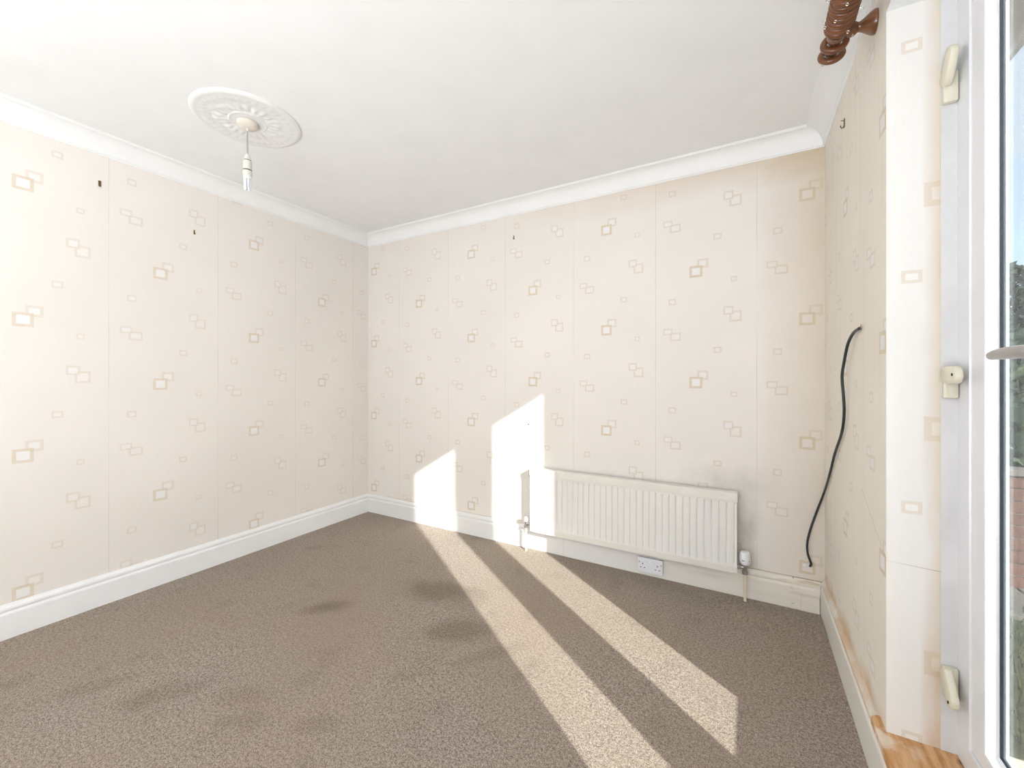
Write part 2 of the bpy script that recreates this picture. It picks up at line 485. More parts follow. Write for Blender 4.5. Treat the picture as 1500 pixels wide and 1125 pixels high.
M_SOIL = speckled('lawn_ground', (86, 92, 58), 0.95, 0.3, 9)

# ------------------------------------------------------------------ setting: floor, ceiling, walls
bm = NB()
nx, ny = 150, 200
x0, x1, y0, y1 = XL - 0.02, XR + 0.02, YF - 0.02, YB + 0.02
def floor_z(x, y):
    h = 0.0012 * math.sin(3.1 * x + 1.7 * y) * math.sin(2.3 * y - x)
    # rucked strip of carpet by the radiator's right end
    d = y - (2.368 - 0.03 * (x - 0.17))
    w = max(0.0, min(1.0, (x + 0.22) / 0.2))
    h += w * 0.006 * (1 / (1 + math.exp(-max(-0.2, d) / 0.004)) if d < 0.1 else max(0, 1 - (d - 0.1) / 0.12))
    return h
gv = [[bm.verts.new((x0 + (x1 - x0) * i / nx, y0 + (y1 - y0) * j / ny, 0)) for j in range(ny + 1)] for i in range(nx + 1)]
for r in gv:
    for v in r: v.co.z = floor_z(v.co.x, v.co.y)
for i in range(nx):
    for j in range(ny):
        bm.faces.new((gv[i][j], gv[i + 1][j], gv[i + 1][j + 1], gv[i][j + 1]))
struct(obj('floor', bm, M_CARPET, smooth=4))

bm = NB(); box(bm, XL - 0.15, XO, YF - 0.15, YB + 0.15, ZC, ZC + 0.12); struct(obj('ceiling', bm, M_CEIL))
bm = NB(); box(bm, XL - 0.15, XL, YF - 0.15, YB + 0.15, -0.05, ZC); struct(obj('wall_left', bm, M_WL))
bm = NB(); box(bm, XL, XO, YB, YB + 0.15, -0.05, ZC); struct(obj('wall_back', bm, M_WB))

bm = NB()
def wall_piece(ya, yb, za, zb):
    box(bm, XR, XO, ya, yb, za, zb)
wall_piece(YJ, YB, -0.05, ZC)
wall_piece(YF, YJ2, -0.05, ZC)
wall_piece(YJ2, YJ, ZH, ZC)
wall_piece(YJ2, YJ, -0.05, ZS - 0.022)
for f in bm.faces:
    f.normal_update()
    n = f.normal
    f.material_index = 0 if n.x < -0.5 else 3 if n.x > 0.5 else 1 if abs(n.y) > 0.5 else 2
struct(obj('wall_right', bm, [M_WR, M_RV, M_WHITE, M_BRICK]))

bm = NB()      # unseen wall behind the photographer; its wide window opening is invented
for ya in [0]:
    box(bm, XL - 0.15, -2.75, YF - 0.15, YF, -0.05, ZC); box(bm, 0.05, XO, YF - 0.15, YF, -0.05, ZC)
    box(bm, -2.75, 0.05, YF - 0.15, YF, -0.05, 0.45); box(bm, -2.75, 0.05, YF - 0.15, YF, 2.25, ZC)
struct(obj('wall_rear', bm, M_WL))
bm = NB()
for xa in (-2.75, -1.82, -0.90, 0.01):
    box(bm, xa, xa + 0.04, YF - 0.11, YF - 0.05, 0.45, 2.25)
box(bm, -2.71, 0.01, YF - 0.11, YF - 0.05, 0.45, 0.50); box(bm, -2.71, 0.01, YF - 0.11, YF - 0.05, 2.20, 2.25)
wr = struct(obj('added_window_1', bm, M_UPVC))  # invented window, added to go with the fill lamp
bm = NB(); box(bm, -2.73, 0.03, YF - 0.045, YF - 0.040, 0.46, 2.24)
obj('added_blind', bm, M_WHITE, wr)  # unseen blind, added to close off the invented window

# ------------------------------------------------------------------ skirting boards and coving
SK = [(0, 0.0), (SKT, 0.0), (SKT, 0.112), (SKT - 0.002, 0.118), (SKT - 0.006, 0.122), (SKT - 0.006, 0.127), (SKT - 0.003, 0.133),
      (SKT - 0.004, 0.142), (SKT - 0.010, 0.150), (SKT - 0.014, SKH), (0, SKH)]
def place_left(t, o, z): return (XL + o, YF if t == 0 else YB - o, z)
def place_back(t, o, z): return (XL + o if t == 0 else XR - o, YB - o, z)
bm = NB(); sweep(bm, SK, place_left, 0, 1); struct(obj('baseboard_left', bm, M_WHITE))
bm = NB()
# the back board is in two lengths with an open butt joint
def pb1(t, o, z): return (XL + o if t == 0 else -1.0715, YB - o, z)
def pb2(t, o, z): return (-1.0695 if t == 0 else XR - o - 0.0035, YB - o - 0.0015, z)
sweep(bm, SK, pb1, 0, 1); sweep(bm, SK, pb2, 0, 1)
bb = struct(obj('baseboard_back', bm, M_SKB))
bm = NB(); box(bm, 0.243, 0.320, YB - 0.0295, YB - 0.019, 0.002, 0.086, 0.002)
obj('patch_piece', bm, M_SKB, bb)
bm = NB()
SKRP = [(o, z + (0.018 if z > 0.1 else 0)) for o, z in SK]
def pr(t, o, z): return (XR - o, YF if t == 0 else YB - o, z)
sweep(bm, SKRP, pr, 0, 1); struct(obj('baseboard_right', bm, M_SKR))

CP = 0.088
CV = [(0, ZC), (0, ZK), (0.004, ZK), (0.006, ZK + 0.006)]
for k in range(9):
    a = k / 8 * PI / 2
    CV.append((0.010 + (CP - 0.018) * (1 - math.cos(a)), ZK + 0.008 + (ZC - ZK - 0.018) * math.sin(a)))
CV += [(CP - 0.004, ZC - 0.006), (CP, ZC - 0.004), (CP, ZC)]
bm = NB(); sweep(bm, CV, place_left, 0, 1); struct(obj('trim_1', bm, M_CEIL, smooth=0.6))
bm = NB(); sweep(bm, CV, place_back, 0, 1); struct(obj('trim_2', bm, M_CEIL, smooth=0.6))
bm = NB(); sweep(bm, CV, pr, 0, 1); struct(obj('trim_3', bm, M_CEIL, smooth=0.6))

# wooden sill board with its horn past the reveal
bm = NB()
pts = [(0.322, YJ2 - 0.06), (XF + 0.004, YJ2 - 0.06)]
def slab(bm, poly, za, zb):
    lo = [bm.verts.new((x, y, za)) for x, y in poly]; hi = [bm.verts.new((x, y, zb)) for x, y in poly]
    n = len(poly)
    bm.faces.new(lo); bm.faces.new(hi)
    for i in range(n): bm.faces.new((lo[i], lo[(i + 1) % n], hi[(i + 1) % n], hi[i]))
slab(bm, [(0.322, YJ2 - 0.05), (XR, YJ2 - 0.05), (XR, YJ2), (XF + 0.003, YJ2), (XF + 0.003, YJ), (XR, YJ), (XR, YJ + 0.062), (0.336, YJ + 0.062), (0.322, YJ + 0.048)], ZS - 0.021, ZS)
struct(obj('trim_4', bm, M_SILL))
# grey-white strip between the papered reveal and the frame
bm = NB(); box(bm, 0.458, XF, YJ - 0.0022, YJ, ZS, ZH); struct(obj('trim_5', bm, M_STRIP))

# ------------------------------------------------------------------ french doors
door = struct(bpy.data.objects.new('door_1', None)); COL.objects.link(door); door.location = (XF, 0.97, ZS)
FY0, FY1, FZ0, FZ1 = YJ2, YJ - 0.0005, ZS, ZH
IY0, IY1, IZ0, IZ1 = FY0 + 0.078, 1.4745, 0.262, FZ1 - 0.075
def inset(d, x): return (IY0 + d, IY1 - d, IZ0 + d, IZ1 - d, x)
bm = NB()
rings4(bm, [(FY0, FY1, FZ0, FZ1, XF), (IY0 - 0.006, IY1 + 0.006, IZ0 - 0.006, IZ1 + 0.006, XF),
            (IY0 - 0.004, IY1 + 0.004, IZ0 - 0.004, IZ1 + 0.004, XF - 0.003), (IY0 - 0.001, IY1 + 0.001, IZ0 - 0.001, IZ1 + 0.001, XF - 0.003),
            (IY0, IY1, IZ0, IZ1, XF), (IY0, IY1, IZ0, IZ1, 0.532), (FY0, FY1, FZ0, FZ1, 0.545)])
obj('door_frame', bm, M_UPVC, door)
GZ0, GZ1 = 0.316, 2.118
def leaf(ya, yb, ga, gb, hinge_hi):
    """ya..yb leaf, ga..gb sight size of the glass"""
    e = empty('door_leaf', (XF, ya if hinge_hi else yb, 0.262), '', 'door')
    del e['label']; del e['category']
    e.parent = door; e.matrix_parent_inverse = Matrix.Translation(door.location).inverted()
    zb, zt = IZ0 + 0.002, IZ1 - 0.002
    b = 0.013
    bm = NB()
    rings4(bm, [(ya, yb, zb, zt, XF + 0.002), (ga - b - 0.006, gb + b + 0.006, GZ0 - b - 0.006, GZ1 + b + 0.006, XF + 0.002),
                (ga - b - 0.002, gb + b + 0.002, GZ0 - b - 0.002, GZ1 + b + 0.002, XF + 0.004),
                (ga - b, gb + b, GZ0 - b, GZ1 + b, XF + 0.006), (ga - b, gb + b, GZ0 - b, GZ1 + b, 0.531), (ya, yb, zb, zt, 0.531)])
    obj('sash', bm, M_UPVC, e)
    bm = NB()
    rings4(bm, [(ga - b, gb + b, GZ0 - b, GZ1 + b, XF + 0.0015), (ga - b + 0.003, gb + b - 0.003, GZ0 - b + 0.003, GZ1 + b - 0.003, XF),
                (ga - b + 0.005, gb + b - 0.005, GZ0 - b + 0.005, GZ1 + b - 0.005, XF + 0.001),
                (ga - 0.001, gb + 0.001, GZ0 - 0.001, GZ1 + 0.001, XF + 0.019), (ga, gb, GZ0, GZ1, XF + 0.020), (ga, gb, GZ0, GZ1, XF + 0.0215),
                (ga - b, gb + b, GZ0 - b, GZ1 + b, XF + 0.0215)])
    obj('glazing_bead', bm, M_UPVC, e)
    bm = NB()
    rings4(bm, [(ga, gb, GZ0, GZ1, XF + 0.022), (ga + 0.002, gb - 0.002, GZ0 + 0.002, GZ1 - 0.002, XF + 0.022),
                (ga + 0.002, gb - 0.002, GZ0 + 0.002, GZ1 - 0.002, XF + 0.0275), (ga, gb, GZ0, GZ1, XF + 0.0275)])
    obj('gasket', bm, M_GASK, e)
    bm = NB()
    rings4(bm, [(ga - 0.008, gb + 0.008, GZ0 - 0.008, GZ1 + 0.008, XF + 0.031), (ga + 0.003, gb - 0.003, GZ0 + 0.003, GZ1 - 0.003, XF + 0.031),
                (ga + 0.001, gb - 0.001, GZ0 + 0.001, GZ1 - 0.001, XF + 0.0365), (ga - 0.008, gb + 0.008, GZ0 - 0.008, GZ1 + 0.008, XF + 0.0365)])
    obj('spacer_bar', bm, M_SPACER, e)
    for xa in (XF + 0.028, XF + 0.0367):
        bm = NB(); box(bm, xa, xa + 0.0028, ga - 0.008, gb + 0.008, GZ0 - 0.008, GZ1 + 0.008)
        obj('glass_pane', bm, M_GLASS, e)
    return e
l1 = leaf(0.972, 1.4735, 1.099, 1.398, True)
l2 = leaf(0.4695, 0.968, 0.563, 0.858, False)
# lever handle on the near leaf's meeting stile
bm = NB()
hy, hz = 1.030, 1.243
box(bm, XF - 0.010, XF + 0.003, hy - 0.015, hy + 0.015, hz - 0.12, hz + 0.12, 0.004)
obj('handle_plate', bm, M_UPVC, l1)
bm = NB()
lathe(bm, [(0.013, 0), (0.012, 0.004), (0.010, 0.02), (0.0095, 0.060), (0.0105, 0.076)], Matrix.Translation((XF - 0.008, hy, hz)) @ Matrix.Rotation(-PI / 2, 4, 'Y'), 20)
path = catmull([(XF - 0.076, hy - 0.004, hz + 0.001), (XF - 0.0775, hy + 0.03, hz + 0.002), (XF - 0.0775, hy + 0.07, hz + 0.002), (XF - 0.077, hy + 0.11, hz + 0.001), (XF - 0.076, hy + 0.138, hz - 0.001)], 6)
n = len(path)
rad = [0.0118 * (1 if i < n * 0.45 else 1 - 0.38 * (i / n - 0.45) / 0.55) for i in range(n)]
rad[-1] = 0.0045; rad[-2] = 0.0068
tube(bm, path, rad, 16)
o = obj('lever_handle', bm, M_STEEL, l1, smooth=0.9)
o['label'] = 'satin grey metal lever handle'

# ------------------------------------------------------------------ swing locks on the frame
def swing_lock(zp, ang, label):
    t = empty('swing_lock', (0.470, YJ, zp), label, 'lock', 'cream swing locks down the door frame')
    bm = NB(); box(bm, 0.459, 0.4885, YJ - 0.019, YJ - 0.0022, zp - 0.062, zp + 0.020, 0.004)
    obj('base_block', bm, M_CREAM, t, smooth=0.7)
    # arm: rounded bar in the y-z plane turning about an x axis
    bm = NB()
    L0, hh = 0.092, 0.0240
    prof = [(0.006, -hh + 0.004), (0.0, -hh + 0.010), (0.0, hh - 0.008), (0.006, hh - 0.002), (0.03, hh)]
    for k in range(7):
        a = PI / 2 - k / 6 * PI * 0.98
        prof.append((L0 - 0.022 + 0.022 * math.cos(a), (hh - 0.001) * math.sin(a)))
    prof.append((0.03, -hh))
    xs = [(0.4560, 0.86), (0.4572, 0.95), (0.460, 1.0), (0.469, 1.0), (0.4715, 0.96), (0.473, 0.88)]
    R = []
    cu = L0 / 2
    for x, s in xs:
        R.append([bm.verts.new((x, -(cu + (p - cu) * (1 - (1 - s) * 0.45)), w * s)) for p, w in prof])
    m = len(prof)
    for a, b in zip(R, R[1:]):
        for i in range(m): bm.faces.new((a[i], a[(i + 1) % m], b[(i + 1) % m], b[i]))
    bm.faces.new(R[0]); bm.faces.new(R[-1])
    bmesh.ops.transform(bm, matrix=Matrix.Translation((0, YJ - 0.0035, zp)) @ Matrix.Translation((0, -0.016, 0)) @ Matrix.Rotation(-ang, 4, 'X') @ Matrix.Translation((0, 0.016, 0)), verts=bm.verts)
    arm = obj('swing_arm', bm, M_CREAM, t, smooth=0.6)
    if ang > 0.1:
        bm.free() if bm.is_valid else None
        return t
    bm = NB()
    ca, sa = math.cos(ang), math.sin(ang)
    lathe(bm, [(0.0036, 0), (0.0040, 0.0012), (0.0028, 0.0016)], Matrix.Translation((0, YJ - 0.0195, zp)) @ Matrix.Rotation(-ang, 4, 'X') @ Matrix.Translation((0.4558, -0.0620, 0.001)) @ Matrix.Rotation(-PI / 2, 4, 'Y'), 14)
    obj('screw', bm, M_HOLE, arm, smooth=0.7)
    return t
swing_lock(1.998, math.radians(56), 'top cream plastic swing lock on door frame, arm turned up')
swing_lock(1.207, 0, 'middle cream plastic swing lock on door frame, arm level')
swing_lock(0.405, math.radians(-52), 'bottom cream plastic swing lock on door frame, arm hanging down')

# ------------------------------------------------------------------ radiator
RX0, RX1, RZ0, RZ1 = -1.296, -0.046, 0.142, 0.572
RY = YB - 0.077        # front face
rad_t = empty('radiator', ((RX0 + RX1) / 2, YB, 0), 'long low white panel radiator with vertical flutes on back wall', 'radiator')
bm = NB()
NCH = 33
zt, zb_ = RZ1 - 0.052, RZ0 + 0.050
pitch = (RX1 - RX0 - 0.024) / NCH
cols = [RX0]
dep = [0]
for k in range(NCH):
    c0 = RX0 + 0.012 + k * pitch
    for f, d in ((0.0, 1), (0.10, 0.25), (0.20, 0.05), (0.5, 0), (0.80, 0.05), (0.90, 0.25)):
        cols.append(c0 + f * pitch); dep.append(d)
cols += [RX1 - 0.012, RX1]; dep += [1, 0]
rows = [(RZ0, 0, 0.010), (RZ0 + 0.004, 0, 0.002), (RZ0 + 0.012, 0, 0), (zb_ - 0.010, 0, 0), (zb_, 0.55, 0), (zb_ + 0.006, 1, 0), (zt - 0.004, 1, 0), (zt, 0.9, 0), (zt + 0.003, 0, 0), (RZ1 - 0.004, 0, 0.001), (RZ1, 0, 0.008)]
G = [[bm.verts.new((x, RY + d * g * 0.0065 + back, z)) for x, d in zip(cols, dep)] for z, g, back in rows]
for a, b in zip(G, G[1:]):
    for i in range(len(cols) - 1): bm.faces.new((a[i], a[i + 1], b[i + 1], b[i]))
# back and sides
yb_ = RY + 0.016
bk = [[bm.verts.new((x, yb_, z)) for z in (RZ0, RZ1)] for x in (RX0, RX1)]
bm.faces.new((bk[0][0], bk[0][1], bk[1][1], bk[1][0]))
for gi, xi in ((0, 0), (-1, 1)):
    ring = [r[gi] for r in G]
    bm.faces.new(ring + [bk[xi][1], bk[xi][0]])
bm.faces.new(G[0] + [bk[1][0], bk[0][0]]); bm.faces.new(G[-1] + [bk[1][1], bk[0][1]])
obj('front_panel', bm, M_RAD, rad_t, smooth=0.5)
bm = NB()       # folded top cover strip
box(bm, RX0 - 0.003, RX1 + 0.003, RY - 0.003, YB - 0.030, RZ1 - 0.002, RZ1 + 0.006, 0.002)
box(bm, RX0 - 0.003, RX1 + 0.003, RY - 0.004, RY - 0.0006, RZ1 - 0.040, RZ1 + 0.004, 0.0012)
obj('top_cover', bm, M_RADCAP, rad_t)
bm = NB(); box(bm, RX0 + 0.02, RX1 - 0.02, RY - 0.0035, RY - 0.0004, RZ0 + 0.003, RZ0 + 0.034, 0.0012)
obj('bottom_rail', bm, M_RADCAP, rad_t)
for xs_ in (RX0 + 0.12, RX1 - 0.12):
    bm = NB(); box(bm, xs_ - 0.015, xs_ + 0.015, yb_, YB, RZ0 + 0.05, RZ1 - 0.05)
    obj('wall_bracket', bm, M_RAD, rad_t)
def pipe_elbow(px, py, z, side, floorz=0.0):
    bm = NB()
    tube(bm, [(px, py, floorz + 0.001), (px, py, z - 0.028)], 0.0075, 14)
    obj('feed_pipe', bm, M_PIPE, rad_t, smooth=0.7)
PY = RY + 0.010
# left lockshield valve
vx, vz = RX0 - 0.036, 0.196
pipe_elbow(vx, PY, vz - 0.010, -1)
bm = NB()
lathe(bm, [(0.010, -0.036), (0.013, -0.034), (0.013, -0.018), (0.009, -0.016), (0.0105, 0.008), (0.008, 0.012)], Matrix.Translation((vx, PY, vz)), 16)
tube(bm, [(vx, PY, vz - 0.008), (RX0 + 0.003, PY, vz - 0.008)], 0.008, 14)
lathe(bm, [(0.012, 0), (0.013, 0.002), (0.013, 0.012), (0.012, 0.014)], Matrix.Translation((vx + 0.014, PY, vz - 0.008)) @ Matrix.Rotation(PI / 2, 4, 'Y'), 6)
vb = obj('valve_body', bm, M_STEEL, rad_t, smooth=0.5)
bm = NB(); lathe(bm, [(0.011, 0.0), (0.0135, 0.003), (0.013, 0.024), (0.0105, 0.031), (0.004, 0.033)], Matrix.Translation((vx, PY, vz + 0.008)), 18)
obj('valve_cap', bm, M_SOCK, vb, smooth=0.5)
# right thermostatic valve
vx, vz = RX1 + 0.038, 0.186
pipe_elbow(vx, PY, vz - 0.012, 1)
bm = NB()
lathe(bm, [(0.011, -0.040), (0.0145, -0.038), (0.0145, -0.022), (0.010, -0.020), (0.012, 0.004), (0.016, 0.006), (0.016, 0.016)], Matrix.Translation((vx, PY, vz)), 18)
tube(bm, [(vx, PY, vz - 0.004), (RX1 - 0.003, PY, vz - 0.004)], 0.0095, 14)
lathe(bm, [(0.014, 0), (0.0155, 0.002), (0.0155, 0.014), (0.014, 0.016)], Matrix.Translation((vx - 0.034, PY, vz - 0.004)) @ Matrix.Rotation(PI / 2, 4, 'Y'), 6)
vb = obj('valve_body', bm, M_STEEL, rad_t, smooth=0.5)
bm = NB()
lathe(bm, [(0.019, 0.0), (0.0235, 0.006), (0.0262, 0.020), (0.0265, 0.034), (0.0250, 0.050), (0.0235, 0.060), (0.021, 0.066), (0.012, 0.068)], Matrix.Translation((vx, PY, vz + 0.014)), 28)
hd = obj('thermostat_head', bm, M_SOCK, vb, smooth=0.5)
hd['label'] = 'white rounded thermostat head'
# a dark mark window and pointer on the head: joined to the valve, third level stays the head
for a, z, w in ((-1.9, 0.040, 0.012), (-0.75, 0.040, 0.006)):
    bm = NB(); M = Matrix.Translation((vx, PY, vz + z)) @ Matrix.Rotation(a, 4, 'Z')
    box(bm, 0.0250, 0.0272, -w / 2, w / 2, -0.0014, 0.0014, 0, 0, M)
    obj('head_marking', bm, M_HOLE, vb)

# ------------------------------------------------------------------ double socket on the back skirting
sk = empty('double_socket', (-0.505, YB - SKT, 0.072), 'white double wall socket low on the back skirting under radiator', 'socket')
SX0, SX1, SZ0, SZ1 = -0.578, -0.432, 0.029, 0.115
YS = YB - SKT - 0.0015
bm = NB(); box(bm, SX0 + 0.002, SX1 - 0.002, YS - 0.018, YS, SZ0 + 0.002, SZ1 - 0.002, 0.002); obj('back_box', bm, M_SOCK, sk)
bm = NB(); box(bm, SX0, SX1, YS - 0.026, YS - 0.018, SZ0, SZ1, 0.003); fp = obj('face_plate', bm, M_SOCK, sk, smooth=0.6)
for cx_ in (-0.548, -0.462):
    zc_ = 0.062
    for dx, dz, w, h in ((0, 0.015, 0.0045, 0.009), (-0.011, -0.007, 0.007, 0.0045), (0.011, -0.007, 0.007, 0.0045)):
        bm = NB(); box(bm, cx_ + dx - w / 2, cx_ + dx + w / 2, YS - 0.0266, YS - 0.0255, zc_ + dz - h / 2, zc_ + dz + h / 2)
        obj('pin_hole', bm, M_HOLE, fp)
for cx_ in (-0.522, -0.488):
    bm = NB(); box(bm, cx_ - 0.008, cx_ + 0.008, YS - 0.0292, YS - 0.025, 0.078, 0.098, 0.0015); obj('rocker_switch', bm, M_SOCK, fp)
for cx_ in (-0.568, -0.442):
    bm = NB(); lathe(bm, [(0.004, 0), (0.004, 0.0012), (0.002, 0.0016)], Matrix.Translation((cx_, YS - 0.0258, 0.086)) @ Matrix.Rotation(PI / 2, 4, 'X'), 12)
    obj('screw', bm, M_STEEL, fp)

# ------------------------------------------------------------------ ceiling medallion and pendant lamp
RC = (-2.137, 1.137)
med = empty('ceiling_medallion', (RC[0], RC[1], ZC), 'round white plaster medallion with raised leaf ornament on ceiling', 'ceiling medallion')
bm = NB()
NS, prof = 144, []
rs = [0.0, 0.03, 0.05, 0.066, 0.072, 0.078, 0.084, 0.09, 0.10, 0.11, 0.12, 0.13, 0.14, 0.15, 0.156, 0.162, 0.168, 0.174, 0.180, 0.187, 0.194, 0.200, 0.207, 0.214, 0.220, 0.226, 0.231, 0.2335]
def med_h(r, a):
    h = 0.005
    if r < 0.072: h = 0.013 - 0.002 * (r / 0.072)
    elif r < 0.084: h = 0.012 + 0.003 * math.sin((r - 0.072) / 0.012 * PI)
    elif r < 0.156:
        s = (r - 0.084) / 0.072
        petal = abs(math.cos(4 * a)) ** 0.6
        h = 0.010 + 0.0050 * math.sin(s * PI) * petal + 0.0022 * math.sin(s * PI) * math.cos(24 * a) + 0.0022 * math.cos(8 * a + 9 * s)
    elif r < 0.168: h = 0.012
    elif r < 0.200: h = 0.0125 + 0.0042 * (0.5 + 0.5 * math.cos(36 * a)) * math.sin((r - 0.168) / 0.032 * PI)
    elif r < 0.214: h = 0.0135
    else: h = 0.015 - 0.009 * ((r - 0.214) / 0.02) ** 2
    return h * 0.78
R = []
for r in rs:
    R.append([bm.verts.new((RC[0] + r * math.cos(2 * PI * k / NS), RC[1] + r * math.sin(2 * PI * k / NS), ZC - med_h(r, 2 * PI * k / NS))) for k in range(NS)] if r > 0 else None)
cv = bm.verts.new((RC[0], RC[1], ZC - 0.0101))
for k in range(NS): bm.faces.new((cv, R[1][k], R[1][(k + 1) % NS]))
for a, b in zip(R[1:], R[2:]):
    for k in range(NS): bm.faces.new((a[k], a[(k + 1) % NS], b[(k + 1) % NS], b[k]))
top = [bm.verts.new((v.co.x, v.co.y, ZC)) for v in R[-1]]
for k in range(NS): bm.faces.new((R[-1][k], R[-1][(k + 1) % NS], top[(k + 1) % NS], top[k]))
bm.faces.new(top)
obj('plaster_disc', bm, M_ROSE, med, smooth=0.7)

lamp = empty('pendant_lamp', (RC[0], RC[1], ZC - 0.02), 'bare energy saving bulb hanging on a short white flex from ceiling', 'lamp')
T = lambda z: Matrix.Translation((RC[0] - 0.006, RC[1], z))
bm = NB(); lathe(bm, [(0.047, 0.0), (0.047, -0.008), (0.045, -0.015), (0.040, -0.020), (0.020, -0.025), (0.008, -0.027), (0.007, -0.040)], T(ZC - 0.012), 36)
obj('ceiling_cup', bm, M_CUP, lamp, smooth=0.6)
bm = NB(); tube(bm, catmull([(RC[0] - 0.006, RC[1], ZC - 0.045), (RC[0] - 0.0075, RC[1], ZC - 0.11), (RC[0] - 0.005, RC[1], 2.290)], 5), 0.0032, 10)
obj('flex', bm, M_FLEX, lamp, smooth=1)
bm = NB(); lathe(bm, [(0.005, 2.303), (0.009, 2.296), (0.0145, 2.285), (0.0165, 2.272)], T(0), 28)
lathe(bm, [(0.0180, 2.268), (0.0195, 2.250), (0.0200, 2.232), (0.0200, 2.224)], T(0), 28)
lathe(bm, [(0.0205, 2.218), (0.0205, 2.198), (0.0190, 2.194)], T(0), 28)
hold = obj('lamp_holder', bm, M_HOLDER, lamp, smooth=0.6)
for ra, za, zb in ((0.0160, 2.273, 2.267), (0.0185, 2.225, 2.217)):
    bm = NB(); lathe(bm, [(ra, za), (ra, zb)], T(0), 28)
    obj('seam_ring', bm, M_GREY, hold, smooth=0.6)
bm = NB(); lathe(bm, [(0.0175, 2.197), (0.0170, 2.180), (0.015, 2.178)], T(0), 28)
cx0, cy0 = RC[0] - 0.006, RC[1]
blb = obj('bulb_cap', bm, M_SOCK, lamp, smooth=0.6)
for k in range(3):
    a = k * 2 * PI / 3 + 0.4
    dx, dy = math.cos(a), math.sin(a)
    px_, py_ = -dy, dx
    pts = []
    for s, z in ((-1, 2.180), (-1, 2.150), (-1, 2.130)):
        pts.append((cx0 + dx * 0.010 + px_ * 0.006 * s, cy0 + dy * 0.010 + py_ * 0.006 * s, z))
    for j in range(1, 6):
        th = PI - j * PI / 6
        pts.append((cx0 + dx * 0.010 + px_ * 0.006 * math.cos(th), cy0 + dy * 0.010 + py_ * 0.006 * math.cos(th), 2.130 - 0.006 * math.sin(th)))
    for s, z in ((1, 2.130), (1, 2.150), (1, 2.180)):
        pts.append((cx0 + dx * 0.010 + px_ * 0.006 * s, cy0 + dy * 0.010 + py_ * 0.006 * s, z))
    bm = NB(); tube(bm, pts, 0.0047, 10)
    obj('bulb_tube', bm, M_TUBE, blb, smooth=1)

# ------------------------------------------------------------------ curtain pole, bracket, rings
PX, PZ, PR = 0.250, 2.295, 0.0183
pole = empty('curtain_pole', (PX, 0.9, PZ), 'round varnished brown wooden curtain pole above the glazed doors', 'curtain pole')
bm = NB(); lathe(bm, [(PR * 0.9, -0.9), (PR, -0.897), (PR, 1.758), (PR * 0.92, 1.762)], Matrix.Translation((PX, 0, PZ)) @ Matrix.Rotation(-PI / 2, 4, 'X'), 28)
obj('pole_rod', bm, M_POLE, pole, smooth=0.7)
bm = NB(); lathe(bm, [(0.004, 0), (0.0035, 0.010), (0.002, 0.012)], Matrix.Translation((PX, 1.761, PZ)) @ Matrix.Rotation(-PI / 2, 4, 'X'), 10)
obj('end_dowel', bm, M_BRASS, pole)
def bracket(y, label):
    t = empty('pole_bracket', (XR, y, PZ), label, 'bracket', None)
    bm = NB()
    prf = [(0.034, 0), (0.0345, 0.004), (0.033, 0.010), (0.027, 0.020), (0.019, 0.031), (0.0140, 0.040), (0.0138, 0.044), (0.0185, 0.050), (0.0215, 0.060), (0.0205, 0.069), (0.015, 0.076)]
    lathe(bm, prf, Matrix.Translation((XR, y, PZ)) @ Matrix.Rotation(-PI / 2, 4, 'Y'), 32)
    obj('turned_stem', bm, M_POLE, t, smooth=0.6)
    bm = NB()
    lathe(bm, [(PR + 0.0005, -0.010), (PR + 0.007, -0.010), (PR + 0.0075, 0), (PR + 0.007, 0.010), (PR + 0.0005, 0.010)], Matrix.Translation((PX, y, PZ)) @ Matrix.Rotation(PI / 2, 4, 'X'), 28, cap=False)
    obj('pole_collar', bm, M_POLE, t, smooth=0.6)
    bm = NB()
    lathe(bm, [(0.003, 0), (0.003, 0.002), (0.0015, 0.003)], Matrix.Translation((XR - 0.058, y - 0.005, PZ - 0.0205)) @ Matrix.Rotation(PI, 4, 'X'), 10)
    obj('fixing_screw', bm, M_CHROME, t)
bracket(1.660, 'turned brown wooden bracket on right wall, holding the pole end among the rings')
bracket(-0.55, 'turned brown wooden bracket holding the far end of curtain pole behind the photographer')

def ring_parts():
    bm = NB()
    Rm, n1, n2 = 0.0295, 36, 12
    rg = []
    for i in range(n1):
        a = 2 * PI * i / n1
        rg.append([bm.verts.new(((Rm + 0.0098 * math.cos(2 * PI * j / n2)) * math.cos(a), 0.0099 * math.sin(2 * PI * j / n2), (Rm + 0.0098 * math.cos(2 * PI * j / n2)) * math.sin(a))) for j in range(n2)])
    for i in range(n1):
        for j in range(n2):
            bm.faces.new((rg[i][j], rg[(i + 1) % n1][j], rg[(i + 1) % n1][(j + 1) % n2], rg[i][(j + 1) % n2]))
    hoop = bm
    bm2 = NB()
    tube(bm2, [(0, 0, -Rm - 0.0090), (0, 0, -Rm - 0.0135)], 0.0011, 6)
    n = 14
    tube(bm2, [(0.0032 * math.cos(2 * PI * k / n + PI / 2), 0, -Rm - 0.0165 + 0.0032 * math.sin(2 * PI * k / n + PI / 2)) for k in range(n + 1)], 0.0009, 6, cap=False)
    return hoop, bm2
ords = ['first', 'second', 'third', 'fourth', 'fifth', 'sixth', 'seventh', 'eighth', 'ninth', 'tenth', 'eleventh']
ring_y = [1.757, 1.700, 1.622, 1.601, 1.580, 1.559, 1.538, 1.517, 1.496, 1.475, 1.454]
rnd = random.Random(3)
first = None
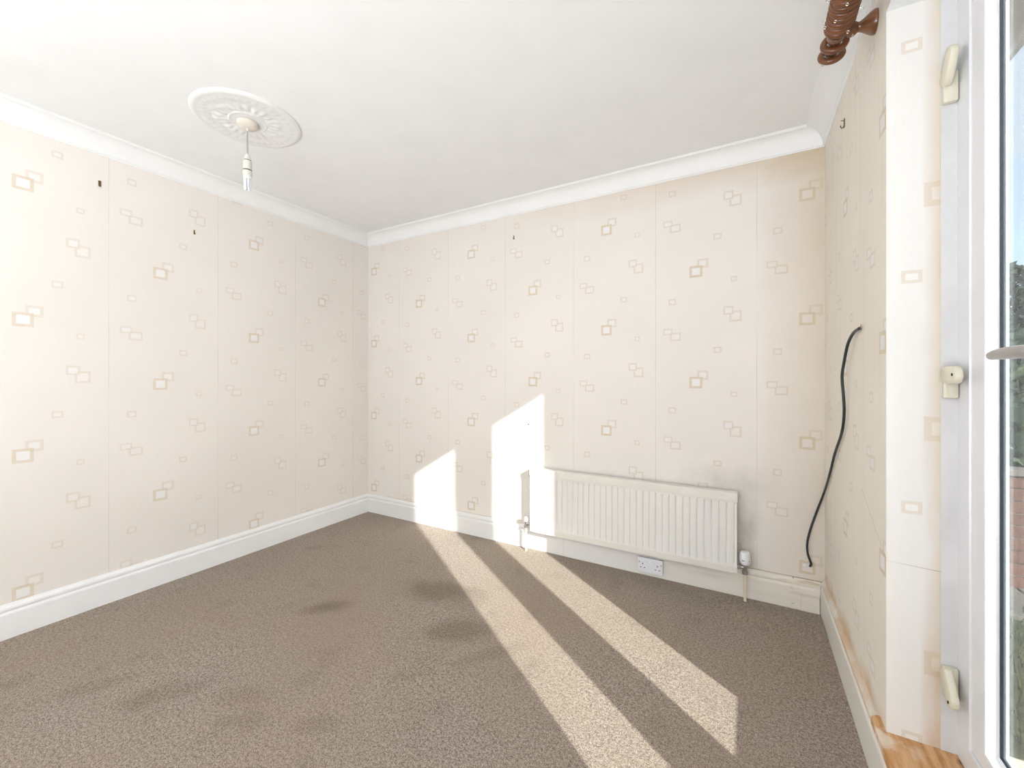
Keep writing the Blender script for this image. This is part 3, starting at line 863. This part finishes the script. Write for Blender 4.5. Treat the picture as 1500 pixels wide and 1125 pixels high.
for i, y in enumerate(ring_y):
    lab = ('tilted brown wooden curtain ring at the bare pole end' if i == 0 else
           'brown wooden curtain ring alone between pole bracket and end ring' if i == 1 else
           '%s brown wooden curtain ring from the pole end, in the bunch before the bracket' % ords[i])
    if first is None:
        r = empty('curtain_ring', (0, 0, 0), lab, 'curtain ring', 'wooden rings bunched on the curtain pole')
        a, b = ring_parts()
        h = obj('hoop', a, M_RING, r, smooth=3.5); s = obj('screw_eye', b, M_CHROME, r, smooth=1)
        for q_ in (h, s): q_.matrix_parent_inverse = Matrix.Identity(4)
        first = (r, h, s)
    else:
        r = first[0].copy(); COL.objects.link(r); r['label'] = lab
        for ch in first[1:]:
            c = ch.copy(); COL.objects.link(c); c.parent = r
    r.location = (PX, y, PZ - (0.0197 - PR) + 0.0005)
    spin = [0.6, -2.0, 2.2, -0.4, 1.1, -1.3, 0.5, -1.8, 1.5, 0.1, -0.9][i]
    tilt = [-0.38, -0.22][i] if i < 2 else rnd.uniform(-0.05, 0.05)
    r.rotation_euler = (Matrix.Rotation(tilt, 4, 'X') @ Matrix.Rotation(spin, 4, 'Y')).to_euler()

# ------------------------------------------------------------------ loose black cable in the corner
def pix(px, py, axis, val):
    c, s = math.cos(YAW), math.sin(YAW)
    fw = Vector((-s, c, 0)); rt = Vector((c, s, 0))
    d = fw + rt * ((px - 750) / F_PX) + Vector((0, 0, -(py - 553.3) / F_PX))
    i = 'XYZ'.index(axis); o = Vector((0, 0, CAM_H))
    return o + d * ((val - o[i]) / d[i])
cab = empty('cut_cable', (0.283, YB, 0.234), 'loose black cable with a frayed cut end hanging in the right corner', 'cable')
cp = [pix(1259, 481, 'X', XR - 0.008), pix(1250, 488, 'X', XR - 0.012), pix(1242, 504, 'X', XR - 0.016), pix(1236.5, 530, 'X', XR - 0.02), pix(1233.5, 552, 'X', XR - 0.02),
      pix(1235.5, 580, 'X', XR - 0.016), pix(1236.5, 605, 'X', XR - 0.012), pix(1233, 634, 'X', XR - 0.010), pix(1223, 664, 'X', XR - 0.009), pix(1215.5, 694, 'X', XR - 0.009),
      pix(1207, 722, 'X', XR - 0.010), pix(1195.5, 752, 'Y', YB - 0.010), pix(1187, 776, 'Y', YB - 0.009), pix(1182.5, 796, 'Y', YB - 0.012), pix(1183.5, 812, 'Y', YB - 0.016), pix(1188, 825, 'Y', YB - 0.012), pix(1186.5, 829.5, 'Y', YB - 0.001)]
bm = NB(); tube(bm, catmull(cp, 6), 0.0052, 12); obj('cable_sheath', bm, M_CABLE, cab, smooth=1)
bm = NB()
e0 = Vector(cp[0]); dr = (e0 - Vector(cp[1])).normalized()
for k in range(4):
    a = k * PI / 2
    off = Vector((0.0, math.cos(a) * 0.003, math.sin(a) * 0.004))
    tube(bm, [e0 - dr * 0.003 + off * 0.5, e0 + dr * 0.010 + off, e0 + dr * 0.019 + off * 2.2], 0.0010, 6)
obj('bare_strand', bm, M_COPPER, cab, smooth=1)
bm = NB(); box(bm, -0.007, 0.007, -0.005, 0.0, -0.005, 0.005, 0.002, 0, Matrix.Translation(Vector(pix(1178.5, 828, 'Y', YB))))
obj('cable_clip', bm, M_SOCK, cab, smooth=0.6)

# ------------------------------------------------------------------ picture hooks and nails
def hook(p, nrm, size, label, nm='picture_hook', cat='hook'):
    nrm = Vector(nrm)
    t = empty(nm, p, label, cat)
    bm = NB(); side = Vector((0, 0, 1)).cross(nrm)
    P = Vector(p)
    w, h = size
    def bar(u0, u1, v0, v1, d0, d1):
        vs = box(bm, u0, u1, d0, d1, v0, v1, 0.0004)
        M = Matrix.Identity(4)
        for i in range(3):
            M[i][0] = side[i]; M[i][1] = nrm[i]; M[i][2] = (0, 0, 1)[i]; M[i][3] = P[i]
        bmesh.ops.transform(bm, matrix=M, verts=[v for v in vs if v.is_valid])
    bar(-w / 2, w / 2, -h / 2, h / 2, 0, 0.0025)
    obj('hook_plate', bm, M_BRASS, t)
    bm = NB()
    a = P + nrm * 0.002 + Vector((0, 0, -h * 0.35))
    tube(bm, catmull([a, a + nrm * 0.006 + Vector((0, 0, -h * 0.22)), a + nrm * 0.010 + Vector((0, 0, -h * 0.05)), a + nrm * 0.011 + Vector((0, 0, h * 0.15))], 4), 0.0017, 8)
    obj('hook_wire', bm, M_BRASS, t, smooth=1)
    bm = NB()
    tube(bm, [P + Vector((0, 0, h * 0.25)), P + nrm * 0.012 + Vector((0, 0, h * 0.38))], 0.0015, 8)
    obj('nail', bm, M_BRASS, t, smooth=1)
hook((XL, 0.832, 2.224), (1, 0, 0), (0.010, 0.030), 'small tarnished brass picture hook high on left wall, nearest the camera')
hook((XL, 1.262, 2.099), (1, 0, 0), (0.007, 0.026), 'small tarnished picture hook on left wall below a pair of printed squares')
hook((-1.465, YB, 2.214), (0, -1, 0), (0.006, 0.026), 'small dark picture hook high on the back wall')
hook((XR, 2.134, 2.236), (-1, 0, 0), (0.016, 0.034), 'rusty hook high on right wall beyond the curtain rings')
t = empty('wall_nail', (-1.34, YB, 0.872), 'small nail in back wall inside the taller sunlit patch', 'nail')
bm = NB(); tube(bm, [(-1.338, YB + 0.002, 0.868), (-1.342, YB - 0.014, 0.872)], 0.0018, 8); obj('nail_shank', bm, M_BRASS, t)
bm = NB(); lathe(bm, [(0.0045, 0), (0.0045, 0.0015)], Matrix.Translation((-1.342, YB - 0.014, 0.872)) @ Matrix.Rotation(PI / 2, 4, 'X'), 10); obj('nail_head', bm, M_BRASS, t)

# ------------------------------------------------------------------ outside
GZ = -0.08
bm = NB(); box(bm, XO, 14, -5, 18, GZ - 0.1, GZ); struct(obj('lawn', bm, M_SOIL))
bm = NB()
rg_ = random.Random(5)
for k in range(9000):
    x = XO + 0.25 + rg_.random() ** 1.5 * 3.2; y = 0.2 + rg_.random() * 3.35
    a = rg_.random() * PI; h = 0.03 + 0.05 * rg_.random(); w = 0.004
    dx, dy = math.cos(a) * w, math.sin(a) * w
    lx, ly = (rg_.random() - 0.5) * 0.04, (rg_.random() - 0.5) * 0.04
    bm.faces.new([bm.verts.new(p) for p in ((x - dx, y - dy, GZ), (x + dx, y + dy, GZ), (x + lx, y + ly, GZ + h))])
g = obj('grass', bm, M_GRASS); tag(g, 'short green lawn grass outside the glazed doors', 'grass'); g['kind'] = 'stuff'
bm = NB(); box(bm, 0.532, 0.655, YJ2 - 0.03, 1.515, 0.165, 0.262, 0.018)
struct(obj('trim_6', bm, speckled('weathered_cill_plastic', (190, 186, 172), 0.5, 0.06, 20)))

# low garden wall of brick, courses running away from the house
gw = empty('garden_wall', (2.0, 3.8, GZ), 'low red brick garden wall with pale coping beyond the lawn', 'wall')
bm = NB(); bmm = NB()
WX0, WX1, WY = 0.95, 5.2, 3.72
nc, bh, bl = 9, 0.065, 0.215
for r in range(nc):
    z = GZ + r * (bh + 0.011)
    x = WX0 - (bl / 2 if r % 2 else 0)
    while x < WX1:
        xa, xb = max(x, WX0), min(x + bl, WX1)
        if xb - xa > 0.03:
            j = rg_.uniform(-0.003, 0.003)
            box(bm, xa, xb, WY + j, WY + 0.10, z, z + bh)
        x += bl + 0.011
box(bmm, WX0 + 0.01, WX1 - 0.01, WY + 0.008, WY + 0.095, GZ, GZ + nc * (bh + 0.011) - 0.005)
o = obj('bricks', bm, M_BRICK, gw); o['kind'] = 'stuff'
obj('mortar', bmm, M_MORT, gw)
bm = NB()
x = WX0 - 0.02
while x < WX1:
    box(bm, x, x + 0.44, WY - 0.02, WY + 0.12, GZ + nc * (bh + 0.011) - 0.005, GZ + nc * (bh + 0.011) + 0.035, 0.006)
    x += 0.45
o = obj('coping', bm, M_STONE, gw); o['kind'] = 'stuff'
bm = NB()
for k in range(9):
    box(bm, WX0 + k * 0.46, WX0 + k * 0.46 + 0.45, WY - 0.50, WY - 0.06, GZ - 0.02, GZ + 0.025 + rg_.uniform(-0.004, 0.004), 0.006)
struct(obj('path', bm, M_STONE))

def leaf_cloud(bm, pts, size, rnd):
    for p in pts:
        n = Vector((rnd.gauss(0, 1), rnd.gauss(0, 1), rnd.gauss(0, 1))).normalized()
        u = n.orthogonal().normalized(); v = n.cross(u)
        s = size * rnd.uniform(0.6, 1.3)
        P = Vector(p)
        bm.faces.new([bm.verts.new(q_) for q_ in (P - u * s, P + v * s * 0.5, P + u * s, P - v * s * 0.5)])
def hedge(x0, x1, y, depth, h, nlv, label, mat, size=0.05):
    t = empty('garden_hedge', ((x0 + x1) / 2, y, GZ), label, 'hedge')
    bm = NB(); P = []
    while len(P) < nlv:
        x = rg_.uniform(x0, x1); yy = rg_.uniform(-1, 1); z = rg_.random()
        top_ = h * (0.88 + 0.10 * math.sin(x * 3.1) + 0.06 * math.sin(x * 7.7))
        if max(abs(yy), z) < 0.55: continue
        P.append((x, y + yy * depth * (1 - 0.3 * z), GZ + z * top_))
    leaf_cloud(bm, P, size, rg_)
    obj('foliage', bm, mat, t)
    bm = NB(); box(bm, x0 + 0.1, x1 - 0.1, y - depth * 0.55, y + depth * 0.55, GZ, GZ + h * 0.75, 0.1); obj('inner_branches', bm, M_NEEDLE, t)
    for k in range(6):
        xx = x0 + (k + 0.5) * (x1 - x0) / 6
        bm = NB(); tube(bm, [(xx, y, GZ), (xx + 0.05, y, GZ + h * 0.8)], 0.03, 6)
        obj('stem', bm, M_BARK, t)
hedge(1.0, 6.0, 4.75, 0.55, 1.55, 9000, 'clipped green hedge behind the low brick garden wall', M_LEAF, 0.045)
hedge(2.0, 9.5, 8.6, 0.8, 2.6, 7000, 'tall dark hedge at the far end of the garden', M_NEEDLE, 0.08)

def conifer(x, y, h, r, label, seed):
    rr = random.Random(seed)
    t = empty('conifer_tree', (x, y, GZ), label, 'tree')
    bm = NB(); tube(bm, [(x, y, GZ), (x, y, GZ + h * 0.5), (x, y, GZ + h)], [0.12, 0.07, 0.01], 8); obj('trunk', bm, M_BARK, t)
    bm = NB(); P = []
    for tier in range(16):
        f = tier / 16
        z = GZ + h * (0.10 + 0.88 * f); L_ = r * (1 - f) + 0.12
        for b in range(11):
            a = rr.random() * 2 * PI
            for s in range(24):
                q_ = rr.random() ** 0.6
                P.append((x + math.cos(a) * L_ * q_ + rr.gauss(0, 0.05), y + math.sin(a) * L_ * q_ + rr.gauss(0, 0.05), z - 0.22 * L_ * q_ * q_ + rr.gauss(0, 0.035) + 0.05))
    leaf_cloud(bm, P, 0.075, rr)
    obj('foliage', bm, M_NEEDLE, t)
conifer(4.35, 11.6, 3.55, 1.0, 'dark pointed conifer beyond the garden hedge, left of the pair', 2)
conifer(6.2, 14.6, 4.6, 1.5, 'broad dark conifer beyond the garden hedge, right of the pair', 4)

# white eaves and gutter of the single-storey wing seen high through the glass
ev = empty('roof_gutter', (0.9, 2.0, 2.5), 'white roof gutter and soffit board running above the glazed doors outside', 'gutter')
bm = NB(); box(bm, XO, 0.98, -2.0, 2.62, 2.60, 2.62); obj('soffit_board', bm, M_UPVC, ev)
bm = NB(); box(bm, 0.98, 1.0, -2.0, 2.64, 2.58, 2.76); obj('fascia_board', bm, M_UPVC, ev)
bm = NB()
A = []
for yy in (-2.0, 2.56):
    A.append([bm.verts.new((1.055 + 0.05 * math.cos(PI + k * PI / 10), yy, 2.66 + 0.05 * math.sin(PI + k * PI / 10))) for k in range(11)] + [bm.verts.new((1.055 + 0.046 * math.cos(PI + k * PI / 10), yy, 2.66 + 0.046 * math.sin(PI + k * PI / 10))) for k in range(10, -1, -1)])
m = len(A[0])
for i in range(m): bm.faces.new((A[0][i], A[0][(i + 1) % m], A[1][(i + 1) % m], A[1][i]))
bm.faces.new(A[0]); bm.faces.new(A[1])
obj('gutter_channel', bm, M_UPVC, ev, smooth=0.7)
